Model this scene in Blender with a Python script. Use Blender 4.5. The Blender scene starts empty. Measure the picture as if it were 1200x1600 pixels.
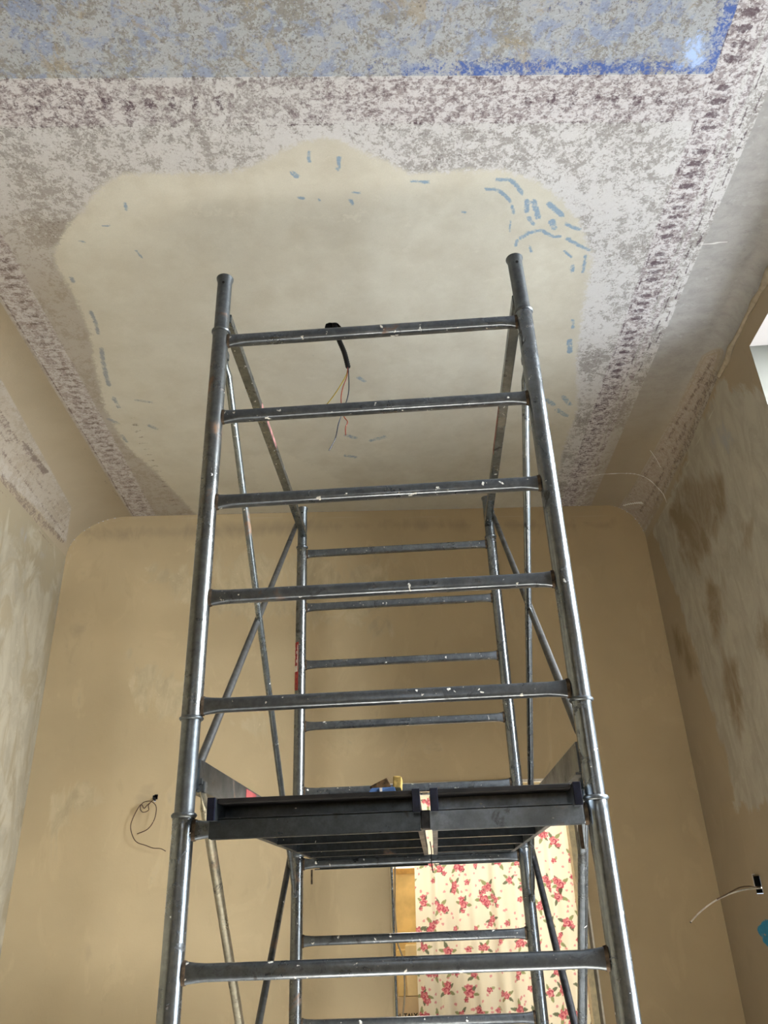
import bpy, bmesh, math, random
import numpy as np
from mathutils import Vector, Matrix
random.seed(7); RS = np.random.RandomState(11)

# ------------------------------------------------------------------ camera
PITCH, YAW, ROLL, FPX = 0.469267, 0.043239, -0.038381, 1217.2
CAM = np.array([0.5749, -1.9046, 0.0])
def cam_axes():
    cy, sy = math.cos(YAW), math.sin(YAW); cp, sp = math.cos(PITCH), math.sin(PITCH)
    cr, sr = math.cos(ROLL), math.sin(ROLL)
    f = np.array([-sy*cp, cy*cp, sp]); r = np.array([cy, sy, 0.]); u = np.cross(r, f)
    return r*cr+u*sr, -r*sr+u*cr, f
AR, AU, AF = cam_axes()
col = bpy.context.scene.collection
cd = bpy.data.cameras.new('camera'); cam = bpy.data.objects.new('camera', cd); col.objects.link(cam)
cd.sensor_fit = 'VERTICAL'; cd.sensor_height = 32.0; cd.sensor_width = 24.0
cd.lens = FPX/1600*32.0; cd.clip_start = 0.02
cam.matrix_world = Matrix(((AR[0], AU[0], -AF[0], CAM[0]), (AR[1], AU[1], -AF[1], CAM[1]),
                           (AR[2], AU[2], -AF[2], CAM[2]), (0, 0, 0, 1)))
S = bpy.context.scene; S.camera = cam
def ray(x, y):
    return AF + AR*(x-600)/FPX - AU*(y-800)/FPX
def at(x, y, o, n):
    """point of the surface plane (o, n) that is seen at pixel x, y"""
    d = ray(x, y); o = np.array(o, float); n = np.array(n, float)
    return CAM + d*(np.dot(n, o-CAM)/np.dot(n, d))

# ------------------------------------------------------------------ light and exposure
S.view_settings.view_transform = 'Standard'; S.view_settings.look = 'None'
S.view_settings.gamma = 1.0; S.view_settings.use_curve_mapping = False
S.view_settings.exposure = -0.04
w = bpy.data.worlds.new('sky'); S.world = w; w.use_nodes = True
wn = w.node_tree; wn.nodes.clear()
bg = wn.nodes.new('ShaderNodeBackground'); wo = wn.nodes.new('ShaderNodeOutputWorld')
bg.inputs[0].default_value = (0.72, 0.84, 1.0, 1); bg.inputs[1].default_value = 1.0
wn.links.new(bg.outputs[0], wo.inputs[0])
def area(name, loc, aim, sx, sy, power, color, spread=180):
    l = bpy.data.lights.new(name, 'AREA'); l.shape = 'RECTANGLE'; l.size = sx; l.size_y = sy
    l.energy = power; l.color = color; l.spread = math.radians(spread)
    o = bpy.data.objects.new(name, l); col.objects.link(o); o.location = loc
    o.rotation_euler = (Vector(aim)-Vector(loc)).to_track_quat('-Z', 'Y').to_euler()
    return o
# daylight entering by the tall window in the right-hand wall
area('right_window_daylight', (3.9, -0.22, 2.3), (-1.4, 2.2, -1.1), 1.5, 2.0, 1250, (0.90, 0.95, 1.0))
# added upward fill outside that window, standing in for ground bounce
area('outside_upward_fill', (3.9, -0.4, -0.3), (-0.6, 0.1, 2.3), 2.2, 2.0, 165, (0.84, 0.92, 1.0))
# weak added light at the unseen, made-up opening behind the camera
area('front_opening_fill', (0.55, -3.62, 0.6), (0.4, 2.0, 0.5), 1.2, 1.0, 4, (1.0, 0.93, 0.82))
# the small bright room behind the curtained doorway
area('back_room_daylight', (0.9, 4.05, 0.9), (0.9, 2.9, -0.4), 1.5, 1.1, 72, (1.0, 0.94, 0.84))
# sun through the made-up front opening, to throw a bright floor patch
sl = bpy.data.lights.new('sun', 'SUN'); sl.energy = 165; sl.angle = 0.01; sl.color = (1.0, 0.95, 0.86)
so = bpy.data.objects.new('sun', sl); col.objects.link(so)
so.rotation_euler = (Vector((0.03, 1.0, -0.77))).to_track_quat('-Z', 'Y').to_euler()

# ------------------------------------------------------------------ node helpers
class G:
    def __init__(s, name):
        s.m = bpy.data.materials.new(name); s.m.use_nodes = True
        s.t = s.m.node_tree; s.t.nodes.clear()
        s.out = s.t.nodes.new('ShaderNodeOutputMaterial')
        s.co = s.t.nodes.new('ShaderNodeTexCoord').outputs['Object']
    def n(s, typ, ins=None, **props):
        nd = s.t.nodes.new(typ)
        for k, v in props.items(): setattr(nd, k, v)
        for k, v in (ins or {}).items(): s.put(nd.inputs[k], v)
        return nd
    def put(s, sock, v):
        if isinstance(v, bpy.types.NodeSocket): s.t.links.new(v, sock)
        elif isinstance(v, (tuple, list)) and len(v) == 3 and sock.type == 'RGBA': sock.default_value = (*v, 1)
        else: sock.default_value = v
    def scaled(s, sc, rot=(0, 0, 0), loc=(0, 0, 0)):
        return s.n('ShaderNodeMapping', {'Vector': s.co, 'Scale': sc, 'Rotation': rot, 'Location': loc}).outputs[0]
    def noise(s, scale, detail=4, rough=.55, dist=0, vec=None):
        return s.n('ShaderNodeTexNoise', {'Vector': vec or s.co, 'Scale': scale, 'Detail': detail,
                   'Roughness': rough, 'Distortion': dist}).outputs[0]
    def math(s, op, a, b=0., c=0.):
        return s.n('ShaderNodeMath', {0: a, 1: b, 2: c}, operation=op).outputs[0]
    def thr(s, v, lo, hi, a=0., b=1.):
        return s.n('ShaderNodeMapRange', {0: v, 1: lo, 2: hi, 3: a, 4: b}).outputs[0]
    def mix(s, f, a, b, mode='MIX'):
        nd = s.t.nodes.new('ShaderNodeMix'); nd.data_type = 'RGBA'; nd.blend_type = mode
        s.put(nd.inputs[0], f); s.put(nd.inputs[6], a); s.put(nd.inputs[7], b); return nd.outputs[2]
    def attr(s, name):
        return s.n('ShaderNodeSeparateColor', {0: s.n('ShaderNodeAttribute', attribute_name=name).outputs['Color']}).outputs
    def attrc(s, name):
        return s.n('ShaderNodeAttribute', attribute_name=name).outputs['Color']
    def bump(s, h, st=.3, d=.01):
        return s.n('ShaderNodeBump', {'Height': h, 'Strength': st, 'Distance': d}).outputs[0]
    def pbr(s, color, rough=.8, metal=0., normal=None, spec=.3):
        ins = {'Base Color': color, 'Roughness': rough, 'Metallic': metal, 'Specular IOR Level': spec}
        if normal is not None: ins['Normal'] = normal
        b = s.n('ShaderNodeBsdfPrincipled', ins); s.t.links.new(b.outputs[0], s.out.inputs[0]); return s.m
def plain(name, color, rough=.6, metal=0., var=.12, scale=30):
    g = G(name); n = g.noise(scale, 3)
    d = tuple(c*(1-var*2) for c in color); l = tuple(min(1, c*(1+var)) for c in color)
    return g.pbr(g.mix(g.thr(n, .3, .7), d, l), rough, metal)

# ------------------------------------------------------------------ mesh helpers
def link(name, me, mat=None, parent=None):
    o = bpy.data.objects.new(name, me); col.objects.link(o)
    if mat: me.materials.append(mat)
    if parent: o.parent = parent
    return o
def from_bm(name, bm, mat, parent=None, smooth=False, ang=.7):
    bmesh.ops.remove_doubles(bm, verts=bm.verts, dist=1e-6)
    bmesh.ops.recalc_face_normals(bm, faces=bm.faces)
    if smooth:
        for f in bm.faces: f.smooth = True
        for e in bm.edges:
            if len(e.link_faces) == 2 and e.calc_face_angle(0) > ang: e.smooth = False
    me = bpy.data.meshes.new(name); bm.to_mesh(me); bm.free()
    return link(name, me, mat, parent)
def tag(o, label=None, cat=None, group=None, kind=None):
    if label: o['label'] = label
    if cat: o['category'] = cat
    if group: o['group'] = group
    if kind: o['kind'] = kind
    return o
def thing(name, label, cat, loc=(0, 0, 0), group=None):
    o = bpy.data.objects.new(name, None); col.objects.link(o); o.location = loc
    o.empty_display_size = .1
    return tag(o, label, cat, group)
def box(bm, a, b, bevel=0.):
    a = Vector(a); b = Vector(b); c = (a+b)/2; s = b-a
    r = bmesh.ops.create_cube(bm, size=1, matrix=Matrix.Translation(c) @ Matrix.Diagonal((abs(s.x), abs(s.y), abs(s.z), 1)))
    if bevel:
        es = list({e for v in r['verts'] for e in v.link_edges})
        bmesh.ops.bevel(bm, geom=es, offset=bevel, segments=2, profile=.6, affect='EDGES')
def frame_of(d):
    d = d.normalized(); up = Vector((0, 0, 1)) if abs(d.z) < .92 else Vector((0, 1, 0))
    a = up.cross(d).normalized(); b = d.cross(a).normalized(); return a, b
def loft(bm, pts, secs, n=16, cap=True, power=2.):
    """sweep a rounded section; secs = (ra, rb) per point (a sideways, b vertical)"""
    pts = [Vector(p) for p in pts]; rings = []
    for i, p in enumerate(pts):
        d = pts[min(i+1, len(pts)-1)]-pts[max(i-1, 0)]
        if d.length < 1e-9: d = Vector((0, 0, 1))
        a, b = frame_of(d); ra, rb = secs[i] if isinstance(secs[i], tuple) else (secs[i], secs[i])
        ring = []
        for k in range(n):
            t = 2*math.pi*(k+.5)/n; c, s_ = math.cos(t), math.sin(t)
            x = math.copysign(abs(c)**(2/power), c); y = math.copysign(abs(s_)**(2/power), s_)
            ring.append(bm.verts.new(p+a*x*ra+b*y*rb))
        rings.append(ring)
    for r0, r1 in zip(rings, rings[1:]):
        for k in range(n): bm.faces.new((r0[k], r0[(k+1) % n], r1[(k+1) % n], r1[k]))
    if cap: bm.faces.new(rings[0][::-1]); bm.faces.new(rings[-1])
def lathe(bm, prof, c=(0, 0, 0), n=24):
    rings = []
    for r, z in prof:
        rings.append([bm.verts.new((c[0]+r*math.cos(2*math.pi*k/n), c[1]+r*math.sin(2*math.pi*k/n), c[2]+z)) for k in range(n)])
    for r0, r1 in zip(rings, rings[1:]):
        for k in range(n): bm.faces.new((r0[k], r0[(k+1) % n], r1[(k+1) % n], r1[k]))
def smooth_path(pts, k=6):
    pts = [Vector(p) for p in pts]; out = []
    P = [2*pts[0]-pts[1]]+pts+[2*pts[-1]-pts[-2]]
    for i in range(1, len(P)-2):
        for j in range(k):
            t = j/k
            out.append(.5*((2*P[i])+(P[i+1]-P[i-1])*t+(2*P[i-1]-5*P[i]+4*P[i+1]-P[i+2])*t*t+(-P[i-1]+3*P[i]-3*P[i+1]+P[i+2])*t**3))
    return out+[pts[-1]]
def wire(name, pts, r, mat, parent, n=8):
    bm = bmesh.new(); p = smooth_path(pts); loft(bm, p, [r]*len(p), n)
    return from_bm(name, bm, mat, parent, True)
def grid_mesh(name, P, mat, attrs, faces_keep=None, parent=None):
    """P: (ny, nx, 3) array -> smooth mesh, attrs: name -> (ny, nx, 3) colours"""
    ny, nx = P.shape[:2]; idx = np.arange(ny*nx).reshape(ny, nx)
    q = np.stack([idx[:-1, :-1], idx[:-1, 1:], idx[1:, 1:], idx[1:, :-1]], -1)
    q = q.reshape(-1, 4) if faces_keep is None else q[faces_keep]
    me = bpy.data.meshes.new(name); nf = len(q)
    me.vertices.add(ny*nx); me.vertices.foreach_set('co', P.reshape(-1).astype('f'))
    me.loops.add(nf*4); me.loops.foreach_set('vertex_index', q.reshape(-1).astype('i'))
    me.polygons.add(nf); me.polygons.foreach_set('loop_start', (np.arange(nf)*4).astype('i'))
    me.polygons.foreach_set('loop_total', np.full(nf, 4, 'i'))
    me.update(calc_edges=True); me.polygons.foreach_set('use_smooth', np.ones(nf, bool))
    for k, A in attrs.items():
        at_ = me.color_attributes.new(k, 'FLOAT_COLOR', 'POINT')
        rgba = np.ones((ny*nx, 4), 'f'); rgba[:, :3] = A.reshape(-1, 3); at_.data.foreach_set('color', rgba.reshape(-1))
    return link(name, me, mat, parent)
def seg_dist(P, line):
    """distance of points P (n,2) to a polyline"""
    line = np.array(line, float); best = np.full(len(P), 1e9)
    for a, b in zip(line[:-1], line[1:]):
        ab = b-a; t = np.clip(((P-a)@ab)/max(ab@ab, 1e-12), 0, 1)
        best = np.minimum(best, np.hypot(*(P-a-t[:, None]*ab).T))
    return best
def inside(P, poly):
    poly = np.array(poly, float); c = np.zeros(len(P), bool); j = len(poly)-1
    for i in range(len(poly)):
        a, b = poly[i], poly[j]
        m = (a[1] > P[:, 1]) != (b[1] > P[:, 1])
        c ^= m & (P[:, 0] < (b[0]-a[0])*(P[:, 1]-a[1])/((b[1]-a[1]) or 1e-9)+a[0]); j = i
    return c
def poly_mask(P, poly, soft):
    d = seg_dist(P, list(poly)+[poly[0]]); s = np.where(inside(P, poly), d, -d)
    return np.clip(.5+s/(2*soft), 0, 1)

# ------------------------------------------------------------------ plaster materials
ZC = 2.272; ZF = -1.5
def ceiling_material():
    g = G('painted_ceiling_plaster')
    A = g.attr('zones'); B = g.attr('marks'); C = g.attr('bands')
    cream, blue, purple = A[0], A[1], A[2]
    orn, dark, light = B[0], B[1], B[2]
    leftband, strip, deepblue = C[0], C[1], C[2]
    fine = g.noise(115, 6, .78, .5); med = g.noise(30, 8, .75, .5); big = g.noise(4, 4, .6); streak = g.noise(12, 6, .7, .3, g.scaled((1, 1.6, 1)))
    grain = g.noise(260, 3, .7); strk2 = g.noise(52, 6, .78, .4, g.scaled((1, 1.8, 1)))
    mixn = g.math('ADD', g.math('MULTIPLY', fine, .45), g.math('MULTIPLY', med, .55))
    # flaking frame between panel and mouldings
    flake = g.thr(g.math('ADD', mixn, g.math('MULTIPLY', g.math('SUBTRACT', big, .5), .35)), .485, .53)
    fr = g.mix(flake, (.58, .57, .56), (.33, .31, .295))
    fr = g.mix(g.thr(strk2, .57, .63, 0, .7), fr, (.66, .655, .65))
    spots = g.thr(g.math('ADD', g.math('ADD', g.math('MULTIPLY', fine, .6), g.math('MULTIPLY', strk2, .4)), g.math('MULTIPLY', g.math('SUBTRACT', big, .5), .30)), .585, .61)
    fr = g.mix(g.math('MULTIPLY', spots, .9), fr, (.13, .105, .10))
    # warm the left part towards beige
    fr = g.mix(g.math('MULTIPLY', leftband, .75), fr, (.33, .27, .19))
    # purple mouldings
    pf = g.thr(g.math('ADD', strk2, g.math('MULTIPLY', g.math('SUBTRACT', med, .5), .8)), .47, .53)
    pur = g.mix(pf, (.60, .58, .58), (.34, .30, .30))
    pd = g.thr(g.math('ADD', fine, g.math('MULTIPLY', g.math('SUBTRACT', med, .5), .6)), .545, .58)
    pur = g.mix(g.math('MULTIPLY', pd, .7), pur, (.10, .07, .08))
    pur = g.mix(g.math('MULTIPLY', leftband, .45), pur, (.36, .29, .21))
    base = g.mix(g.thr(g.math('ADD', purple, g.math('MULTIPLY', g.math('SUBTRACT', med, .5), .8)), .42, .6), fr, pur)
    # blue field
    bl = g.mix(flake, (.40, .415, .43), (.27, .26, .235))
    bl = g.mix(g.thr(g.noise(14, 8, .75, .4), .50, .58, 0, .75), bl, (.25, .31, .46))
    bl = g.mix(g.thr(g.noise(7, 6, .7, .8, g.scaled((1, 1, 1), loc=(5, 2, 0))), .58, .63, 0, .6), bl, (.36, .30, .20))
    bl = g.mix(g.thr(fine, .57, .60, 0, .7), bl, (.13, .13, .15))
    bl = g.mix(g.thr(strk2, .57, .62, 0, .8), bl, (.48, .51, .55))
    deep = g.thr(g.math('ADD', deepblue, g.math('MULTIPLY', g.math('SUBTRACT', mixn, .5), 3.6)), .52, .85, 0, .9)
    bl = g.mix(deep, bl, (.05, .115, .38))
    pale = g.thr(g.math('ADD', light, g.math('MULTIPLY', g.math('SUBTRACT', med, .5), 1.6)), .5, .72)
    bl = g.mix(pale, bl, (.42, .56, .85))
    base = g.mix(g.thr(g.math('ADD', blue, g.math('MULTIPLY', g.math('SUBTRACT', med, .5), .15)), .48, .52), base, bl)
    # plain strips outside the mouldings
    st = g.mix(g.thr(streak, .4, .65), (.40, .39, .375), (.33, .32, .31))
    st = g.mix(g.thr(g.noise(20, 8, .8, .4, g.scaled((1, 1.6, 1))), .58, .66, 0, .4), st, (.55, .55, .56))
    st = g.mix(g.thr(med, .56, .64, 0, .35), st, (.24, .23, .225))
    st = g.mix(leftband, st, g.mix(big, (.31, .25, .165), (.39, .32, .22)))
    base = g.mix(g.thr(strip, .45, .55), base, st)
    # cream panel
    cr = g.mix(g.thr(big, .35, .65), (.54, .51, .425), (.605, .58, .49))
    cr = g.mix(g.thr(g.noise(9, 5, .6), .45, .7, 0, .4), cr, (.45, .41, .32))
    cr = g.mix(g.thr(streak, .62, .66, 0, .25), cr, (.66, .63, .54))
    cr = g.mix(g.thr(g.noise(48, 5, .8), .67, .71, 0, .5), cr, (.35, .32, .26))
    cr = g.mix(g.thr(g.math('ADD', deepblue, g.math('MULTIPLY', g.math('SUBTRACT', med, .5), 1.2)), .45, .6, 0, .6), cr, (.64, .61, .51))
    cr = g.mix(g.math('MULTIPLY', leftband, .28), cr, (.46, .38, .23))
    cm = g.thr(g.math('ADD', cream, g.math('MULTIPLY', g.math('SUBTRACT', mixn, .5), 1.6)), .42, .60)
    base = g.mix(cm, base, cr)
    # ornament strokes left of the old decoration
    om = g.thr(g.math('ADD', orn, g.math('MULTIPLY', g.math('SUBTRACT', mixn, .5), 3.0)), .36, .75, 0, .85)
    base = g.mix(om, base, g.mix(leftband, (.19, .30, .42), (.24, .255, .27)))
    dm = g.thr(g.math('ADD', dark, g.math('MULTIPLY', g.math('SUBTRACT', mixn, .5), 3.4)), .42, .72, 0, .8)
    base = g.mix(dm, base, g.mix(leftband, (.085, .055, .07), (.15, .11, .09)))
    base = g.mix(g.math('MULTIPLY', g.thr(light, .75, .9), g.math('SUBTRACT', 1., blue)), base, (.72, .71, .68))
    base = g.mix(g.thr(grain, .3, .7, 0, .12), base, (.2, .18, .15))
    hgt = g.math('ADD', g.math('MULTIPLY', mixn, g.thr(cream, 0., 1., 1., .15)), g.math('MULTIPLY', streak, .25))
    return g.pbr(base, .9, 0, g.bump(hgt, .35, .008), .15)

def wall_material(name, warm, mottled, stain, streak_rot=0.):
    """zones attribute: R = mottled old plaster, G = dark stains and painted shading, B = blue / grey remains"""
    g = G(name); A = g.attr('zones'); B = g.attr('marks')
    med = g.noise(9, 6, .65, .8, g.scaled((1, 1, .45))); fine = g.noise(42, 6, .7, .4); big = g.noise(1.6, 4, .5)
    strk = g.noise(5, 6, .65, 1.2, g.scaled((1, 1, .5)))
    c = g.mix(g.thr(big, .35, .65), tuple(x*.93 for x in warm), tuple(min(1, x*1.06) for x in warm))
    c = g.mix(g.thr(strk, .56, .62, 0, .22), c, tuple(min(1, x*1.22) for x in warm))
    c = g.mix(g.thr(med, .60, .70, 0, .25), c, tuple(x*.8 for x in warm))
    m = g.thr(g.math('ADD', A[0], g.math('MULTIPLY', g.math('SUBTRACT', strk, .5), 2.2)), .42, .62)
    mc = g.mix(g.thr(med, .40, .62), mottled, tuple(x*.78 for x in mottled))
    mc = g.mix(g.thr(fine, .60, .68, 0, .5), mc, tuple(min(1, x*1.25) for x in mottled))
    c = g.mix(g.math('MULTIPLY', m, .85), c, mc)
    s = g.thr(g.math('ADD', A[1], g.math('MULTIPLY', g.math('SUBTRACT', strk, .5), 2.2)), .35, 1.0)
    c = g.mix(g.math('MULTIPLY', s, .85), c, stain)
    b = g.thr(g.math('ADD', A[2], g.math('MULTIPLY', g.math('SUBTRACT', med, .5), 1.5)), .45, .7)
    c = g.mix(g.math('MULTIPLY', b, .6), c, (.30, .31, .32))
    c = g.mix(g.thr(g.math('ADD', B[0], g.math('MULTIPLY', g.math('SUBTRACT', fine, .5), 1.5)), .4, .6, 0, .8), c, (.14, .10, .085))
    c = g.mix(g.thr(B[1], .4, .6, 0, .55), c, (.66, .62, .54))
    c = g.mix(g.thr(g.math('ADD', B[2], g.math('MULTIPLY', g.math('SUBTRACT', fine, .5), 1.2)), .45, .6), c, g.mix(fine, (.01, .10, .22), (.05, .30, .45)))
    return g.pbr(c, .88, 0, g.bump(g.math('ADD', fine, g.math('MULTIPLY', strk, 2.)), .12, .006), .2)

# ------------------------------------------------------------------ the room shell
def xl(y): return -1.592-.077*(y-2.4)
def xr(y): return 2.035+0*y
def yb(x): return 2.522+.077*x
YFRONT = -3.4
NL, NR, NF = 40, 34, 420
def cross(y):
    """ceiling cross-section at depth y: left cove, flat, right cove"""
    a = xl(y); b = xr(y)
    t = np.linspace(0, math.pi/2, NL, endpoint=False)
    L = np.stack([a+.36*(1-np.cos(t)), ZC-.27*(1-np.sin(t))], 1)
    f = np.linspace(a+.36, b-.07-.15*min(1, max(0, (y-.9)/1.2)), NF, endpoint=False); Fl = np.stack([f, np.full(NF, ZC)], 1)
    t = np.linspace(math.pi/2, 0, NR); cw = .07+.15*min(1, max(0, (y-.9)/1.2)); ch = .09+.16*min(1, max(0, (y-.9)/1.2))
    R = np.stack([b-cw*(1-np.cos(t)), ZC-ch*(1-np.sin(t))], 1)
    return np.concatenate([L, Fl, R])
s_rows = np.concatenate([np.linspace(0, .42, 24, endpoint=False), np.linspace(.42, 1, 440)])
rows = []
for s in s_rows:
    # each row runs parallel to the (slightly skewed) back wall
    sk = .077*min(1, s*1.2); y0 = YFRONT+(2.522-YFRONT)*s
    c = cross(y0); ys = y0+sk*c[:, 0]; c2 = c.copy()
    c2[:, 0] += (xl(ys)-xl(y0))*(1-np.clip((c[:, 0]-xl(y0))/3, 0, 1))
    rows.append(np.stack([c2[:, 0], y0+sk*c2[:, 0], c2[:, 1]], 1))
PC = np.array(rows); XY = PC[..., :2].reshape(-1, 2); Nv = len(XY)
_d = PC.reshape(-1, 3)-CAM; _dn = _d/np.linalg.norm(_d, axis=1)[:, None]
def cpt(x, y):
    """plan position of the ceiling or cove point on the sight line x, y"""
    d = ray(x, y); p = at(x, y, (0, 0, ZC), (0, 0, 1))
    if xl(p[1])+.36 < p[0] < 1.8 and p[1] < yb(p[0]): return (p[0], p[1])
    d /= np.linalg.norm(d); i = int(np.argmax(_dn@d)); return (XY[i, 0], XY[i, 1])
px = lambda pts: [cpt(*p) for p in pts]
X, Y = XY[:, 0], XY[:, 1]
panel = px([(500,214),(470,222),(440,235),(395,258),(350,272),(255,270),(190,272),(168,285),(150,300),(132,325),(108,352),(84,390),(90,420),(115,460),(140,520),(150,580),(165,640),(195,695),(240,735),(282,778),(306,812),(870,812),(868,760),(880,700),(903,640),(900,560),(912,480),(925,400),(905,345),(870,305),(830,278),(780,264),(700,268),(640,270),(600,250),(560,232),(530,218)])
cream = poly_mask(XY, panel, .05)
yA = -.42+.077*X                     # the painted line between moulding and blue field
xRin = 1.575-.02*Y; xRout = 1.752-.02*Y
xLout = -1.027-.076*Y
blue = np.clip(.5+(yA-Y)/.02, 0, 1)*np.clip(.5+(xRin-.0-X)/.03, 0, 1)*np.clip(.5+(X-xLout)/.03, 0, 1)
purple = np.zeros(Nv)
bandf = np.clip(.5+(Y-yA)/.015, 0, 1)*np.clip(.5+(yA+.17-Y)/.03, 0, 1)*(X < xRin+.1)*(X > xLout)
purple = np.maximum(purple, bandf*(.75-.3*np.exp(-((X-.1)/.5)**2)))
bandr = np.clip(.5+(X-xRin+.01)/.02, 0, 1)*np.clip(.5+(xRin+.10-X)/.02, 0, 1)
purple = np.maximum(purple, bandr*.95)
purple = np.maximum(purple, .75*np.exp(-((X-xRin-.125)/.018)**2))
bandl = np.clip(.5+(X-xLout)/.02, 0, 1)*np.clip(.5+(xLout+.15-X)/.04, 0, 1)*(Y > yA)
purple = np.maximum(purple, bandl*.85)
xS = 1.965-.0*Y
band2r = poly_mask(XY, px([(1128,548),(1100,556),(1052,650),(1000,740),(965,800),(1008,832),(1040,770),(1085,690),(1140,590)]), .012)
purple = np.maximum(purple, band2r*.62)
band2l = poly_mask(XY, px([(0,592),(55,690),(112,792),(103,850),(60,800),(0,742),(-60,680),(-60,520)]), .02)
purple = np.maximum(purple, band2l*.38)
strip = np.clip(.5+(X-xRout-.02)/.03, 0, 1)*(1-band2r)
strip = np.maximum(strip, np.clip(.5+(xLout-.01-X)/.02, 0, 1)*(1-band2l))
leftw = np.clip(.5-(X-.1-.25*(Y-1))/1.5, 0, 1)
leftw = np.maximum(leftw*np.clip((Y+.3)/.7, 0, 1), np.clip(.5+(xLout-.01-X)/.02, 0, 1))
brown = np.clip((Y-1.0)/.9, 0, 1)*np.clip((X-xRin-.03)/.15, 0, 1)  # back right corner browned: its own colour plus shading painted in
leftw = np.maximum(leftw, .9*brown)
deep = .72*np.exp(-((Y-yA+.02)/.05)**2)*np.clip((X-.1)/.7, .2, 1)
deep = np.maximum(deep, .75*np.exp(-((X-xRin+.02)/.045)**2))
deep = np.maximum(deep, .42*np.exp(-((X-1.25)/.35)**2-((Y+.7)/.3)**2))
deep = np.maximum(deep, .30*np.exp(-((X+.6)/.25)**2-((Y+.62)/.2)**2))
deep = np.maximum(deep, .7*poly_mask(XY, px([(383,712),(440,702),(500,725),(535,748),(540,772),(480,790),(400,770)]), .05))
deep = np.maximum(deep, .6*poly_mask(XY, px([(250,296),(420,330),(640,310),(560,360),(300,350)]), .08))
palec = px([(1035,130),(1062,70),(1095,25),(1110,60),(1108,112),(1040,116)])
light = .8*poly_mask(XY, [(a, b) for a, b in palec], .06)
light = np.maximum(light, .5*poly_mask(XY, px([(570,118),(590,75),(640,70),(660,118)]), .06))
light = light*blue
def stroke(pts, wpx, val=1.):
    d = seg_dist(XY, px(pts)); s = np.linalg.norm(np.array(cpt(*pts[0]))-np.array(cpt(pts[0][0]+10, pts[0][1])))/10
    return np.clip(.5+(wpx*s/2-d)/.006, 0, 1)*val
orn = np.zeros(Nv)
for pts, wd in [
    ([(776,280),(796,280),(808,290),(815,302)], 7), ([(760,295),(778,297),(790,306),(798,316)], 6),
    ([(823,315),(823,330)], 8), ([(834,315),(838,328),(841,340)], 9), ([(826,340),(833,350)], 7),
    ([(858,318),(868,328),(878,336)], 9), ([(862,346),(866,356)], 10), ([(885,350),(897,356),(906,358)], 6),
    ([(814,372),(825,364),(845,360)], 7), ([(848,361),(862,369),(875,370)], 6), ([(886,373),(904,383),(920,391)], 6),
    ([(828,385),(830,393)], 4), ([(882,392),(893,402)], 4), ([(895,415),(894,424)], 6), ([(915,400),(911,425)], 5),
    ([(800,322),(803,334)], 5), ([(797,345),(797,362)], 2), ([(808,376),(806,384)], 5), ([(643,283),(670,285)], 5), ([(895,500),(895,512)], 5), ([(890,532),(890,550)], 8),
    ([(530,247),(528,264)], 7), ([(483,237),(483,252)], 5), ([(457,270),(463,275)], 9), ([(467,309),(474,310)], 5),
    ([(550,300),(562,302)], 4), ([(548,313),(551,319)], 6), ([(498,311),(500,314)], 4), ([(112,434),(115,441)], 6),
    ([(142,487),(150,505),(153,520)], 6), ([(158,545),(163,575),(170,602)], 7), ([(213,625),(237,629)], 4), ([(178,622),(185,636)], 5),
    ([(196,318),(197,328)], 5), ([(125,377),(132,378)], 4), ([(213,392),(222,403)], 4), ([(160,353),(172,352)], 3),
    ([(560,590),(570,596)], 5), ([(540,680),(555,684)], 6), ([(580,688),(600,683)], 6), ([(540,712),(555,714)], 5), ([(870,640),(885,650)], 6), ([(855,625),(865,632)], 6), ([(880,620),(890,632)], 6),
    ([(170,655),(185,662)], 5), ([(233,665),(245,670)], 5), ([(190,680),(198,690)], 4), ([(720,330),(728,332)], 3)]:
    orn = np.maximum(orn, stroke(pts, wd+(3 if pts[0][1] > 580 else 1), .6 if pts[0][1] > 580 else .78))
dark = np.zeros(Nv)
# egg-and-dart ovals along the right moulding
for k in range(78):
    yy = -1.0+k*.047; cx = xRin_k = 1.575-.02*yy+.045
    e = 1-np.sqrt(((X-cx)/.030)**2+((Y-yy)/.014)**2)
    fade = .8 if k % 5 else .45
    dark = np.maximum(dark, np.clip(.5+e*2, 0, 1)*(fade if yy < 1.3 else .5)*(yy < 2.2))
for off, vv in ((0., .75), (.10, .6), (.150, .8), (.178, .85)):
    dash = .5+.5*np.sin(Y*43+off*90)
    dark = np.maximum(dark, vv*np.exp(-((X-xRin-off)/.0048)**4)*np.clip(dash*1.6, 0, 1)*(Y < 2.0-off*5))
# moulding teeth on the left band and on the front band
tt = np.mod(Y/.045, 1)
dark = np.maximum(dark, .62*np.exp(-((X-xLout-.085)/.045)**4)*(abs(tt-.5) < .22)*(Y > .1)*(Y < 2.4))
dark = np.maximum(dark, .5*np.exp(-((X-xLout-.29)/.028)**4)*(abs(np.mod(Y/.06, 1)-.5) < .15)*(Y > 1.3))
dark = np.maximum(dark, .8*np.exp(-((X-xLout-.006)/.005)**4)*(Y > yA))
tx = np.mod(X/.07, 1)
dark = np.maximum(dark, .6*np.exp(-((Y-yA-.085)/.03)**4)*(abs(tx-.5) < .2)*(((X > -.6) & (X < .05)) | (X > 1.0))*(X < 1.56))
for off, vv in ((.004, .5), (.165, .55), (.20, .4)):
    dark = np.maximum(dark, vv*np.exp(-((Y-yA-off)/.005)**4)*(X < 1.55)*(X > xLout))
def lines(specs, sigma=.005):
    out = np.zeros(Nv)
    for pts, vv in specs: out = np.maximum(out, vv*np.exp(-(seg_dist(XY, px(pts))/sigma)**4))
    return out
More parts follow.
